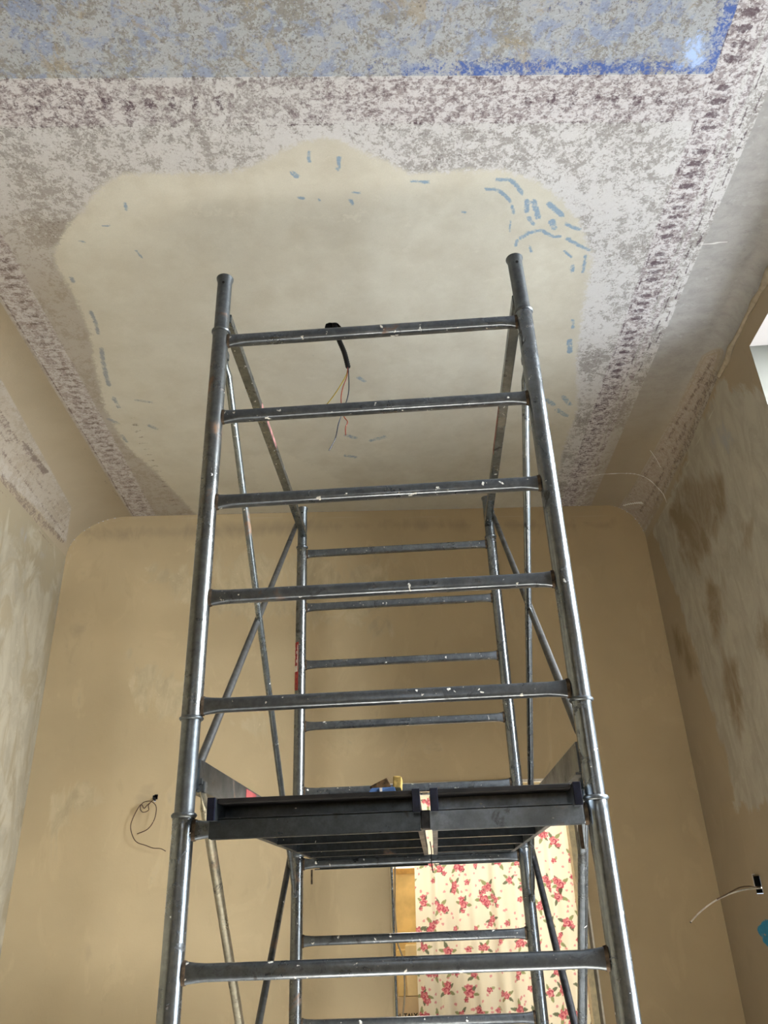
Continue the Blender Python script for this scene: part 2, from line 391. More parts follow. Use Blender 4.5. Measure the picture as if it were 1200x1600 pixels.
dark = np.maximum(dark, lines([([(1112,562),(1070,640)], .62), ([(1070,640),(1035,700),(985,775)], .5), ([(1118,580),(1060,690),(1000,800)], .55), ([(1128,590),(1080,680),(1020,790)], .5), ([(1135,610),(1090,690)], .45)], .007))
dark = np.maximum(dark, lines([([(0,640),(30,690)], .6), ([(35,690),(75,740)], .85), ([(0,650),(60,740),(105,810)], .45), ([(0,675),(60,752),(103,822)], .5), ([(0,700),(100,832)], .5), ([(0,748),(60,808),(100,845)], .6)], .006))
dark = np.maximum(dark, lines([([(0,655),(20,688)], .55), ([(40,695),(72,738)], .75)], .014))
dark = np.maximum(dark, lines([([(150,735),(205,800)], .5), ([(158,735),(212,800)], .5), ([(130,700),(142,712)], .5)], .004))
leftw = np.maximum(leftw, np.maximum(1.6*band2r, 1.1*band2l))
light2 = np.zeros(Nv)
for pts, wd in [([(1095,382),(1135,379)], 5), ([(912,746),(940,741),(975,739),(1008,746),(1028,762),(1040,782)], 3.5), ([(1015,703),(1025,718),(1032,730)], 3), ([(975,790),(992,787),(1005,786)], 3)]:
    light2 = np.maximum(light2, stroke(pts, wd))
light = np.maximum(light, light2)
# real opening for the old lamp cable
hc = np.array(cpt(520, 511))
cellx = (PC[:-1, :-1, :2]+PC[1:, 1:, :2])/2
hd = np.hypot((cellx[..., 0]-hc[0])*1.0, (cellx[..., 1]-hc[1])*1.15)+.006*np.sin(np.arctan2(cellx[..., 1]-hc[1], cellx[..., 0]-hc[0])*5)
keep = hd > .034
# pull the rim vertices on to a smooth, slightly irregular outline
used = np.zeros(PC.shape[:2], int); gone = np.zeros(PC.shape[:2], int)
for a_, b_i in ((slice(None, -1), slice(None, -1)), (slice(None, -1), slice(1, None)), (slice(1, None), slice(None, -1)), (slice(1, None), slice(1, None))):
    used[a_, b_i] |= keep; gone[a_, b_i] |= ~keep
rim = (used & gone).astype(bool); dv = PC[rim][:, :2]-hc; an = np.arctan2(dv[:, 1], dv[:, 0])
rad = .033+.003*np.sin(an*2+1)+.002*np.sin(an*5); tmp = PC[rim]; tmp[:, :2] = hc+np.stack([np.cos(an), np.sin(an)], 1)*rad[:, None]; PC[rim] = tmp
zones = np.stack([cream, blue, purple], 1); marks = np.stack([orn, dark, light], 1); bands = np.stack([leftw, strip, deep], 1)
shape = PC.shape[:2]+(3,)
ceil = grid_mesh('ceiling', PC, ceiling_material(), {'zones': zones.reshape(shape), 'marks': marks.reshape(shape), 'bands': bands.reshape(shape)}, keep)
tag(ceil, 'flaking painted plaster ceiling with cream centre panel, blue field and mauve mouldings', kind='structure')

# --- wall surfaces ------------------------------------------------------------
WARM = (.50, .385, .235); MOTT = (.56, .48, .355)
m_back = wall_material('warm_beige_plaster', (.475, .37, .22), (.53, .43, .27), (.33, .26, .165))
m_left = wall_material('patchy_beige_plaster', (.30, .25, .165), (.39, .345, .255), (.26, .22, .155))
m_right = wall_material('stained_grey_beige_plaster', (.32, .255, .17), (.40, .365, .295), (.20, .145, .08))
m_dark = plain('dark_hole_lining', (.012, .011, .010), .9)
def wall_grid(n0, n1, P0, P1, z0, z1):
    a = np.linspace(0, 1, n0); z = np.linspace(z0, z1, n1)
    base = np.array(P0)[None]+(np.array(P1)-np.array(P0))[None]*a[:, None]
    return np.stack([np.broadcast_to(base[None, :, 0], (n1, n0)), np.broadcast_to(base[None, :, 1], (n1, n0)), np.broadcast_to(z[:, None], (n1, n0))], -1).copy()
# left wall
PL = wall_grid(330, 230, (xl(YFRONT), YFRONT), (xl(2.4), 2.4), ZF, 2.004)
U = PL[..., 1].reshape(-1); Z = PL[..., 2].reshape(-1); LW = np.stack([U, Z], 1)
nl = np.array((1, .077, 0)); ol = (xl(2.4), 2.4, 0)
def lpt(x, y): p = at(x, y, ol, nl); return (p[1], p[2])
mott = .62*poly_mask(LW, [lpt(*p) for p in [(-30,760),(60,870),(95,900),(80,1000),(60,1200),(20,1600),(-200,1600),(-200,700)]], .10)
mott = np.maximum(mott, .3)
bluel = .5*poly_mask(LW, [lpt(*p) for p in [(0,775),(92,868),(88,905),(60,890),(0,812)]], .08)
stl = .5*poly_mask(LW, [lpt(*p) for p in [(96,870),(104,880),(20,1600),(0,1600)]], .03)
dkl = np.zeros(len(LW))
for a, b in (((0,745),(100,852)), ((0,765),(96,868))):
    dkl = np.maximum(dkl, .5*np.exp(-(seg_dist(LW, [lpt(*a), lpt(*b)])/.006)**2))
wl = grid_mesh('wall_left', PL, m_left, {'zones': np.stack([mott, stl, bluel], 1), 'marks': np.stack([dkl, 0*dkl, 0*dkl], 1)})
tag(wl, 'patchy pale plaster wall on the left', kind='structure')
# right wall with window opening
WY0, WY1, WZ0, WZ1 = -.78, .82, -.95, 2.07
yr_ = np.sort(np.concatenate([np.linspace(YFRONT, yb(2.035), 380), [WY0, WY1]])); zr_ = np.sort(np.concatenate([np.linspace(ZF, ZC-.085, 250), [WZ0, WZ1]]))
PR = np.zeros((len(zr_), len(yr_), 3)); PR[..., 0] = 2.035; PR[..., 1] = yr_[None]; PR[..., 2] = zr_[:, None]
RW = np.stack([PR[..., 1].reshape(-1), PR[..., 2].reshape(-1)], 1)
def rpt(x, y): p = at(x, y, (2.035, 0, 0), (1, 0, 0)); return (p[1], p[2])
R = lambda pts: [rpt(*p) for p in pts]
mott = .95*poly_mask(RW, R([(1120,600),(1035,790),(1020,830),(1080,1000),(1130,1180),(1150,1260),(1230,1270),(1230,620),(1160,600)]), .07)
st = np.zeros(len(RW))
for pl in ([(1060,740),(1045,800),(1070,880),(1088,900),(1110,860),(1135,800),(1130,740)], [(1105,900),(1100,950),(1118,1005),(1135,960),(1130,910)],
           [(1045,970),(1060,1030),(1082,1070),(1092,1045),(1075,1000)], [(1128,1020),(1130,1090),(1160,1160),(1165,1080),(1150,1030)],
           [(1188,960),(1182,1010),(1200,1040),(1215,980)], [(1160,800),(1155,860),(1175,870),(1178,810)]):
    st = np.maximum(st, .9*poly_mask(RW, R(pl), .06))
bz = .55*poly_mask(RW, R([(1120,640),(1100,700),(1140,720),(1160,660)]), .07)
lt = np.zeros(len(RW))
for a, b in (((1010,838),(1128,575)), ((1020,838),(1122,625))):
    lt = np.maximum(lt, .55*np.exp(-(seg_dist(RW, R([a, b]))/.008)**2))
dk = np.zeros(len(RW))
for a, b in (((1090,690),(1105,640)), ((1100,640),(1112,610)), ((1150,700),(1180,760))):
    dk = np.maximum(dk, .4*np.exp(-(seg_dist(RW, R([a, b]))/.012)**2))
bp = np.maximum(poly_mask(RW, R([(1182,1450),(1196,1436),(1230,1440),(1230,1460),(1200,1458),(1186,1462)]), .012), poly_mask(RW, R([(1202,1412),(1230,1400),(1230,1480),(1198,1478),(1190,1468),(1199,1455)]), .012))
cy_ = (yr_[:-1]+yr_[1:])/2; cz_ = (zr_[:-1]+zr_[1:])/2
keep = ~((cy_[None] > WY0) & (cy_[None] < WY1) & (cz_[:, None] > WZ0) & (cz_[:, None] < WZ1))
sock = rpt(1184, 1381)
keep &= ~((abs(cy_[None]-sock[0]) < .036) & (abs(cz_[:, None]-sock[1]) < .036))
wr = grid_mesh('wall_right', PR, m_right, {'zones': np.stack([mott, st, bz], 1), 'marks': np.stack([dk, lt, bp], 1)}, keep)
tag(wr, 'stained plaster wall on the right with brown patches', kind='structure')
# back wall with doorway
DX0 = at(612, 1450, (0, 2.522, 0), (-.077, 1, 0))[0]; DX1 = 1.335; DZ1 = at(760, 1224, (0, 2.522, 0), (-.077, 1, 0))[2]
xb_ = np.sort(np.concatenate([np.linspace(xl(2.4), 2.035, 400), [DX0, DX1]])); zb_ = np.sort(np.concatenate([np.linspace(ZF, ZC, 360), [DZ1]]))
PB = np.zeros((len(zb_), len(xb_), 3)); PB[..., 0] = xb_[None]; PB[..., 1] = yb(PB[..., 0]); PB[..., 2] = zb_[:, None]
BW = np.stack([PB[..., 0].reshape(-1), PB[..., 2].reshape(-1)], 1)
def bpt(x, y): p = at(x, y, (0, 2.522, 0), (-.077, 1, 0)); return (p[0], p[2])
Bp = lambda pts: [bpt(*p) for p in pts]
mott = np.full(len(BW), .12)
for pl in ([(165,1050),(240,1030),(300,1060),(300,1110),(230,1130),(180,1080)], [(185,1010),(215,1000),(215,1040),(190,1045)], [(350,1115),(430,1120),(420,1150),(340,1145)], [(60,1240),(150,1200),(170,1260),(80,1300)], [(200,880),(420,860),(600,870),(620,1000),(300,960)]):
    mott = np.maximum(mott, .62*poly_mask(BW, Bp(pl), .08))
st = np.zeros(len(BW))
for pl in ([(130,1480),(160,1478),(165,1498),(130,1500)], [(100,980),(130,980),(118,1040),(96,1020)], [(205,1240),(250,1200),(250,1240),(215,1290)]):
    st = np.maximum(st, .55*poly_mask(BW, Bp(pl), .05))
st = np.maximum(st, .75*poly_mask(BW, Bp([(120,822),(600,812),(960,812),(960,830),(600,828),(140,850)]), .05))  # dark shading along the top edge painted into the plaster colour
lt = .35*np.exp(-(seg_dist(BW, Bp([(104,880),(60,1250),(20,1600)]))/.02)**2)
lt = np.maximum(lt, .5*np.exp(-(seg_dist(BW, Bp([(106,880),(122,836),(150,820),(205,809),(400,809),(600,808),(950,806)]))/.007)**2))
cx_ = (xb_[:-1]+xb_[1:])/2; cz_ = (zb_[:-1]+zb_[1:])/2
keep = ~((cx_[None] > DX0) & (cx_[None] < DX1) & (cz_[:, None] < DZ1))
keep &= np.hypot(cx_[None]-bpt(243, 1246)[0], cz_[:, None]-bpt(243, 1246)[1]) > .016
# keep clear of the coves at both upper corners
def cove_ok(x, z):
    a = xl(yb(x)); L = ((x < a+.36) & (z > ZC-.27) & (((a+.36-x)/.36)**2+((z-ZC+.27)/.27)**2 > 1.02))
    Rr = ((x > 2.035-.22) & (z > ZC-.25) & (((x-2.035+.22)/.22)**2+((z-ZC+.25)/.25)**2 > 1.02))
    return ~(L | Rr)
keep &= cove_ok(cx_[None]+0*cz_[:, None], cz_[:, None]+0*cx_[None])
wb = grid_mesh('wall_back', PB, m_back, {'zones': np.stack([mott, st, 0*st], 1), 'marks': np.stack([0*st, lt, 0*st], 1)}, keep)
tag(wb, 'smooth warm beige plaster wall at the back with a doorway', kind='structure')
# front wall behind the camera with an added high opening that places the sun patch
bm = bmesh.new(); fx0, fx1 = xl(YFRONT), 2.035
for a, b in (((fx0-.1, YFRONT-.2, ZF), (-.05, YFRONT, ZC)), ((1.15, YFRONT-.2, ZF), (fx1+.1, YFRONT, ZC)), ((-.05, YFRONT-.2, 1.2), (1.15, YFRONT, ZC)), ((-.05, YFRONT-.2, ZF), (1.15, YFRONT, .45))):
    box(bm, a, b)
tag(from_bm('wall_front', bm, plain('front_wall_plaster', (.48, .39, .26), .9)), 'plain beige wall behind the camera', kind='structure')
bm = bmesh.new(); box(bm, (-1.9, YFRONT-.2, ZF-.08), (2.6, 4.4, ZF))
tag(from_bm('floor', bm, plain('dusty_cement_floor', (.48, .46, .43), .85, scale=6)), 'dusty floor', kind='structure')
# window recess in the right wall
g = G('white_reveal_plaster'); n = g.noise(7, 5); m_rev = g.pbr(g.mix(n, (.42, .385, .36), (.50, .465, .44)), .85)
bm = bmesh.new()
def quad(bm, *p): bm.faces.new([bm.verts.new(q) for q in p])
XO = 2.45
box(bm, (2.036, WY0-.05, WZ0-.05), (XO, WY0, WZ1+.05))
box(bm, (2.036, WY0, WZ1), (XO, WY1, WZ1+.05)); box(bm, (2.036, WY0, WZ0-.05), (XO, WY1, WZ0))
tag(from_bm('trim_1', bm, m_rev), 'pale plastered reveal of the window recess', kind='structure')
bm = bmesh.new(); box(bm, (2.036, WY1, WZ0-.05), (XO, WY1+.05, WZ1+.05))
tag(from_bm('trim_5', bm, plain('darkened_grey_green_render', (.125, .125, .108), .9, var=.05, scale=6)), 'grey-green rendered side of the window recess, darkened against the window light', kind='structure')  # grey-green, made darker in the colour to offset the window light
m_wood = plain('cream_painted_wood', (.72, .64, .46), .5, scale=15)
bm = bmesh.new()
for a, b in (((2.40, WY0, WZ0), (2.44, WY0+.06, WZ1)), ((2.40, WY1-.06, WZ0), (2.44, WY1, WZ1)), ((2.40, -.05, WZ0), (2.44, .03, WZ1)), ((2.40, WY0, WZ1-.06), (2.44, WY1, WZ1)), ((2.40, WY0, WZ0), (2.44, WY1, WZ0+.06))):
    box(bm, a, b, .004)
tag(from_bm('window_1', bm, m_wood), 'cream wooden window frame in the recess', kind='structure')
# smooth rendered band round the window head, standing slightly proud
bm = bmesh.new(); rr_ = RS.uniform(.006, .015, 24)
pp = [(2.032-.004*math.sin(i*1.7), -.2+i*(1.34/23), ZC-.088-.03*max(0, (i-18)/5)+.004*math.sin(i*2.3)) for i in range(24)]
loft(bm, pp, [(a*1.2, a*1.4) for a in rr_], 10)
tag(from_bm('trim_4', bm, plain('rough_plaster_ridge', (.36, .30, .215), .95, scale=40), None, True), 'rough plaster ridge along the ceiling edge above the window recess', kind='structure')
# doorway lining, casing and small room behind
m_case = plain('cream_door_casing', (.70, .60, .38), .5)
bm = bmesh.new(); DEPTH = .12
def bw(x, off, z): return (x-.077*off, yb(x)+off, z)
def wbox(bm, x0, x1, o0, o1, z0, z1):
    vs = [bm.verts.new(bw(x, o, z)) for z in (z0, z1) for o in (o0, o1) for x in (x0, x1)]
    for f in ((0, 1, 3, 2), (4, 6, 7, 5), (0, 4, 5, 1), (2, 3, 7, 6), (0, 2, 6, 4), (1, 5, 7, 3)): bm.faces.new([vs[i] for i in f])
wbox(bm, DX1-.035, DX1-.001, -.004, DEPTH, ZF, DZ1); wbox(bm, DX0+.001, DX1-.001, .01, DEPTH, DZ1-.02, DZ1-.001)
wbox(bm, DX0+.001, DX0+.012, .0, DEPTH, ZF, DZ1)
tag(from_bm('door_1', bm, m_case), 'cream wooden lining of the doorway', kind='structure')
bm = bmesh.new(); wbox(bm, DX1-.004, DX1+.008, -.012, .0, ZF, DZ1+.005)
tag(from_bm('trim_2', bm, plain('grey_brown_edge', (.20, .17, .12), .6)), 'thin dark edge strip beside the doorway', kind='structure')
bm = bmesh.new(); wbox(bm, DX1+.008, DX1+.018, -.010, .0, ZF, DZ1+.02); wbox(bm, DX0, DX1+.018, -.010, .0, DZ1, DZ1+.014)
tag(from_bm('trim_3', bm, plain('white_edge_bead', (.80, .76, .66), .5)), 'thin white bead round the doorway', kind='structure')
m_white = plain('bright_white_wall', (.88, .87, .84), .9, var=.02)
bm = bmesh.new(); bx0, bx1, bz1 = -.3, 2.0, 1.6
wbox(bm, bx0, bx1, 1.75, 1.80, ZF, bz1); wbox(bm, bx0-.05, bx0, DEPTH, 1.8, ZF, bz1); wbox(bm, bx1, bx1+.05, DEPTH, 1.8, ZF, bz1); wbox(bm, bx0, bx1, DEPTH, 1.8, bz1, bz1+.05)
tag(from_bm('wall_rear_room', bm, m_white), 'white walls of the small room beyond the doorway', kind='structure')

# ------------------------------------------------------------------ metal materials
def steel(name, base=(.40, .43, .45), rough=.34, dirt=.5, paint=.5, rust=.0):
    g = G(name)
    base = tuple(x*.74 for x in base); rough -= .07
    rnd = g.n('ShaderNodeObjectInfo').outputs['Random']
    g.co = g.n('ShaderNodeVectorMath', {0: g.co, 1: g.n('ShaderNodeCombineXYZ', {0: g.math('MULTIPLY', rnd, 31.), 1: g.math('MULTIPLY', rnd, 17.), 2: g.math('MULTIPLY', rnd, 9.)}).outputs[0]}, operation='ADD').outputs[0]
    n1 = g.noise(9, 5, .65, .3); n2 = g.noise(60, 4, .7); n3 = g.noise(26, 5, .7, .8, g.scaled((.6, .6, .5)))
    c = g.mix(g.thr(n2, .35, .65), tuple(x*.8 for x in base), tuple(min(1, x*1.15) for x in base))
    c = g.mix(g.thr(n1, .42, .62, 0, .6), c, tuple(x*.5 for x in base))
    dk = g.thr(n3, .62-.07*dirt, .70-.07*dirt, 0, .85)
    c = g.mix(dk, c, (.035, .033, .03))
    wp = g.thr(g.noise(42, 3, .6, .3, g.scaled((1, 1, 1), loc=(3, 8, 1))), .73-.05*paint, .745-.05*paint)
    c = g.mix(wp, c, (.68, .66, .60))
    rs = g.thr(g.noise(6, 5, .7, .5, g.scaled((1, 1, 1), loc=(9, 1, 4))), .66-.1*rust, .74-.1*rust, 0, .75)
    c = g.mix(rs, c, (.22, .11, .045))
    non = g.math('MAXIMUM', wp, g.math('MULTIPLY', dk, .6)); non = g.math('MAXIMUM', non, rs)
    return g.pbr(c, g.math('ADD', g.thr(n1, .3, .7, rough-.05, rough+.14), g.math('MULTIPLY', non, .3)),
                 g.math('SUBTRACT', .92, g.math('MULTIPLY', non, .8)), g.bump(n2, .1, .002), .5)
M_post = steel('galvanised_steel', (.34, .37, .39), .27, .55, .15, .15)
M_postd = steel('dirty_galvanised_steel', (.26, .27, .265), .32, .9, .3, .35)
M_sleeve = steel('grey_zinc_sleeve', (.22, .24, .25), .42, .2, .0, .2)
M_rung = steel('paint_spotted_steel', (.25, .275, .30), .36, .3, 1.25, .1)
M_brace = steel('worn_brace_steel', (.30, .32, .31), .33, .4, .9, .2)
M_brace_d = steel('dull_dark_brace_steel', (.17, .17, .165), .5, .3, .4, .1)
M_brace_reflect = steel('wall_reflection_brace_steel', (.56, .50, .36), .36, .5, .9, .3)  # warm wall reflection painted into the brace colour
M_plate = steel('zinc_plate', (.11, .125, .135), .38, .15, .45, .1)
M_plate_lit = steel('zinc_plate_with_reflection', (.30, .335, .37), .42, .1, .5, .1)  # lighter copy of the plate, reflected light put into its colour
M_cap = plain('navy_plastic_cap', (.006, .007, .016), .35, var=.4, scale=60)
M_black = plain('black_brace_and_gap_shade', (.022, .022, .024), .4, var=.4, scale=50)
M_rust = plain('rusty_weld', (.085, .058, .035), .7, .3, .4, 80)
M_ply = plain('dark_plywood_edge', (.009, .007, .006), .7, var=.35, scale=20)

# ------------------------------------------------------------------ scaffold tower
W, D, H0, SP, RT = 0.95, 1.66, 1.5977, 0.28488, 0.0252
ZTOP = 1.634
tower = thing('scaffold_tower', 'tall galvanised steel scaffold tower with ladder frames, braces and top guard rails standing mid-room', 'scaffold', (0, 0, ZF))
def T(x, y, z): return (x, y, z-ZF)       # local coordinates of the tower
COL = [1.634, .2052, -1.2236]
def ringmesh(bm, c, r, h=.006):
    lathe(bm, [(r-.004, -h), (r+.002, -h*.8), (r+.0045, -h*.2), (r+.0045, h*.3), (r+.001, h), (r-.006, h)], c, 28)
for (x, y, nm) in ((0, 0, 'fl'), (W, 0, 'fr'), (0, D, 'rl'), (W, D, 'rr')):
    for k in range(3):
        zt = COL[k]; zb = (COL[k+1]+.226) if k < 2 else ZF+.03
        mat = M_post if nm in ('fr',) else (M_postd if nm != 'rr' else M_post)
        if k == 1 and nm == 'fl': mat = M_post
        bm = bmesh.new(); lathe(bm, [(RT-.004, zb), (RT, zb), (RT, zt-.03), (RT+.0008, zt-.006), (RT-.002, zt), (RT-.006, zt)], T(x, y, 0), 32)
        p = from_bm('post', bm, mat, tower, True)
        bm = bmesh.new(); ringmesh(bm, T(x, y, zt), RT)
        from_bm('collar', bm, M_sleeve, p, True)
        # the socket piece that stands out of the frame; flared mouth on the open top one
        bm = bmesh.new(); r = RT-.002; z0, z1 = zt-.02, zt+.2215
        prof = [(r, z0), (r, z1-.016), (r+.004, z1-.004), (r+.0045, z1), (r+.002, z1+.001), (r-.003, z1-.006), (r-.003, z1-.15)] if k == 0 else \
               [(r, z0), (r, z1-.008), (r+.002, z1)]
        lathe(bm, prof, T(x, y, 0), 28)
        s_ = from_bm('socket', bm, M_sleeve if k == 0 or nm != 'fr' else M_post, p, True)
        if k == 0:
            if nm == 'fr':     # this socket is knocked slightly askew
                s_.matrix_local = Matrix.Translation(T(x, y, zt)) @ Matrix.Rotation(-.02, 4, 'Y') @ Matrix.Translation(-Vector(T(x, y, zt)))
            bm = bmesh.new(); c = Vector(T(x, y, z1-.035)); sgn = -1
            lathe(bm, [(0, 0), (.0045, 0), (.0045, .002), (0, .002)], (0, 0, 0), 12)
            bmesh.ops.rotate(bm, verts=bm.verts, matrix=Matrix.Rotation(math.pi/2, 3, 'X')); bmesh.ops.translate(bm, verts=bm.verts, vec=c+Vector((.002, -r-.0002, 0)))
            from_bm('pin_hole', bm, m_dark, s_)
        if k == 1:
            bm = bmesh.new(); ringmesh(bm, T(x, y, z1+.002), RT, .005); from_bm('collar', bm, M_sleeve, p, True)
    bm = bmesh.new(); box(bm, T(x-.06, y-.06, ZF), T(x+.06, y+.06, ZF+.008), .002); lathe(bm, [(.018, .008), (.018, .06), (0, .06)], T(x, y, ZF), 20)
    from_bm('base_plate', bm, M_sleeve, tower)
# rungs: flattened rounded tubes pinched wide where they are welded to the posts
def rung_mesh():
    bm = bmesh.new(); a, b = .0165, .0175
    xs = [RT-.003, RT+.006, RT+.022, RT+.05, W/2, W-RT-.05, W-RT-.022, W-RT-.006, W-RT+.003]
    sc = [(.011, .0225), (.011, .022), (.013, .0195), (a, b), (a, b), (a, b), (.013, .0195), (.011, .022), (.011, .0225)]
    loft(bm, [(x, 0, 0) for x in xs], sc, 20, True, 3.4)
    bmesh.ops.recalc_face_normals(bm, faces=bm.faces)
    for f in bm.faces: f.smooth = True
    me = bpy.data.meshes.new('rung'); bm.to_mesh(me); bm.free(); return me
def weld_mesh():
    bm = bmesh.new()
    loft(bm, [(-.004, 0, 0), (.004, 0, 0)], [(.0135, .0255), (.012, .0235)], 16, True, 2.6)
    me = bpy.data.meshes.new('weld'); bm.to_mesh(me); bm.free(); me.materials.append(M_rust); return me
rme = rung_mesh(); wme = weld_mesh(); rme.materials.append(M_rung)
for y, offs in ((0, 0), (D, 0)):
    for k in range(10):
        z = H0-SP*k
        if z < ZF+.1: continue
        o = link('rung', rme, None, tower); o.location = T(0, y, z); o.rotation_euler = (0, 0, 0)
        for xw, rz in ((RT+.002, 0), (W-RT-.002, math.pi)):
            wd_ = link('weld', wme, None, o); wd_.location = (xw, 0, 0); wd_.rotation_euler = (0, 0, rz)
def tube(name, a, b, r, mat, parent, n=14, flat=.0):
    a = Vector(a); b = Vector(b); d = (b-a).normalized(); bm = bmesh.new()
    if flat:   # ends hammered flat for the bolt
        pts = [a, a+d*.03, a+d*.06, b-d*.06, b-d*.03, b]; sc = [(r*.45, r*1.3), (r*.5, r*1.25), (r, r), (r, r), (r*.5, r*1.25), (r*.45, r*1.3)]
    else: pts = [a, b]; sc = [r, r]
    loft(bm, pts, sc, n); return from_bm(name, bm, mat, parent, True)
def hook(parent, p, sx):
    bm = bmesh.new(); p = Vector(p); box(bm, p-Vector((.010, .010, .012)), p+Vector((.010, .010, .014)), .003)
    box(bm, p+Vector((-.004, -.016, .006)), p+Vector((.004, -.004, .02)), .001)
    return from_bm('hook', bm, M_sleeve, parent)
for x, s, mA, mB, mA2, mB2 in ((0, 1, M_brace, M_brace_d, M_brace_reflect, M_brace_d), (W, -1, M_post, M_brace_d, M_post, M_black)):
    zi = .0
    if s == 1:
        A = ((x+.012, .028, 1.56), (x-.004, D-.028, .06)); B = ((x-.022, D-.03, 1.765), (x+.010, .03, .30))
        A2 = ((x+.030, .028, .27), (x+.01, D-.03, -1.30)); B2 = ((x-.02, D-.03, .235), (x+.01, .03, -1.14))
    else:
        A = ((x-.012, .028, 1.47), (x+.010, D-.028, .01)); B = ((x+.018, D-.03, 1.752), (x-.002, .03, .33))
        A2 = ((x-.018, .028, .24), (x, D-.03, -1.37)); B2 = ((x+.02, D-.03, .26), (x, .03, -.95))
    for (p0, p1), m, rr in ((A, mA, .0115), (B, mB, .0115), (A2, mA2, .0125), (B2, M_brace_d if s == 1 else mB2, .012)):
        br = tube('diagonal_brace', T(*p0), T(*p1), rr, m, tower, 14, 1)
        hook(br, T(*p0), s); hook(br, T(*p1), s)
    # top guard rail: square tube; lower stiffener: deep flat channel
    bm = bmesh.new(); zg = 1.70
    gx = x+s*.010
    box(bm, T(gx-.0165, .012, zg-.0165), T(gx+.0165, D-.02, zg+.0165), .003)
    gr = from_bm('guard_rail', bm, M_brace, tower)
    bm = bmesh.new(); box(bm, T(gx+s*.0166, .5 if s == 1 else .62, zg-.010), T(gx+s*.0172, .80 if s == 1 else .95, zg+.012))
    tag(from_bm('faded_sticker', bm, plain('faded_red_sticker', (.30, .10, .08) if s == -1 else (.42, .20, .18), .5, var=.4, scale=25), gr), 'worn reddish sticker')
    bm = bmesh.new(); lathe(bm, [(0, 0), (.0045, 0), (.0045, .002), (0, .002)], (0, 0, 0), 10)
    bmesh.ops.translate(bm, verts=bm.verts, vec=T(gx, D-.04, zg-.0185)); from_bm('bolt', bm, m_dark, gr)
    bm = bmesh.new(); hx = x+s*.014
    box(bm, T(hx-.012, .015, .265), T(hx+.012, D-.015, .335), .002)
    box(bm, T(hx-.018, .03, .262), T(hx+.018, D-.03, .268), .001)
    sr = from_bm('side_rail', bm, M_plate if s == 1 else M_sleeve, tower)
    if s == 1:
        bm = bmesh.new(); box(bm, T(hx+.0122, .52, .272), T(hx+.0128, .66, .330))
        tag(from_bm('sticker', bm, plain('red_sticker', (.24, .04, .04), .45), sr), 'red and white sticker')
        bm = bmesh.new()
        for k in range(6): box(bm, T(hx+.0128, .53+k*.02, .285), T(hx+.0131, .54+k*.02, .318))
        box(bm, T(hx+.0128, .524, .272), T(hx+.0131, .528, .330))
# locking clips hanging below rung ends
for p in ((.905, -.006, .155), (.062, D-.01, .15)):
    bm = bmesh.new(); box(bm, T(p[0]-.004, p[1]-.002, p[2]-.055), T(p[0]+.004, p[1]+.002, p[2]), .001); from_bm('locking_clip', bm, M_rust, tower)
# red and white maker's sticker wrapped round the rear left post
def curved_label(a0, a1, z0, z1, r, mat, name, parent, label=None, n=8):
    bm = bmesh.new(); vs = []
    for i in range(n+1):
        t = a0+(a1-a0)*i/n; vs.append([bm.verts.new(T(r*math.cos(t), D+r*math.sin(t), z)) for z in (z0, z1)])
    for a, b in zip(vs, vs[1:]): bm.faces.new((a[0], b[0], b[1], a[1]))
    o = from_bm(name, bm, mat, parent); 
    if label: tag(o, label)
    return o
rlpost = [c for c in tower.children if c.name.startswith('post')][6]
m_red = plain('sticker_red', (.33, .03, .03), .45); m_wht = plain('sticker_white', (.72, .66, .60), .45); m_org = plain('sticker_orange_red', (.42, .12, .05), .45)
stk = curved_label(math.radians(195), math.radians(255), .905, 1.135, RT+.0006, m_red, 'sticker', tower, 'red and white sticker wrapped on the rear left post')
def wrap_letters(z0, z1, a0, a1, mat, n, gap=.35, r=RT+.0011):
    bm = bmesh.new(); h = (z1-z0)/n
    for k in range(n):
        for (u0, u1, v0, v1) in ((0, 1, 0, .22), (0, .28, 0, 1-gap), (0, 1, .5*(1-gap)-.1, .5*(1-gap)+.1)) if k % 2 else ((0, 1, 0, .2), (0, 1, .45, .65), (.72, 1, 0, .65)):
            za, zb_ = z0+h*(k+v0), z0+h*(k+v1); aa, ab = a0+(a1-a0)*u0, a0+(a1-a0)*u1
            p = [bm.verts.new(T(r*math.cos(t), D+r*math.sin(t), z)) for t, z in ((aa, za), (ab, za), (ab, zb_), (aa, zb_))]
            bm.faces.new(p)
    return from_bm('lettering', bm, mat, stk)
wrap_letters(1.035, 1.12, math.radians(200), math.radians(240), m_wht, 4)
wrap_letters(.915, .985, math.radians(200), math.radians(240), m_org, 3)
curved_label(math.radians(197), math.radians(243), .992, 1.020, RT+.0011, m_wht, 'white_field', stk)
curved_label(math.radians(243), math.radians(249), .992, 1.122, RT+.0011, m_wht, 'white_border', stk)

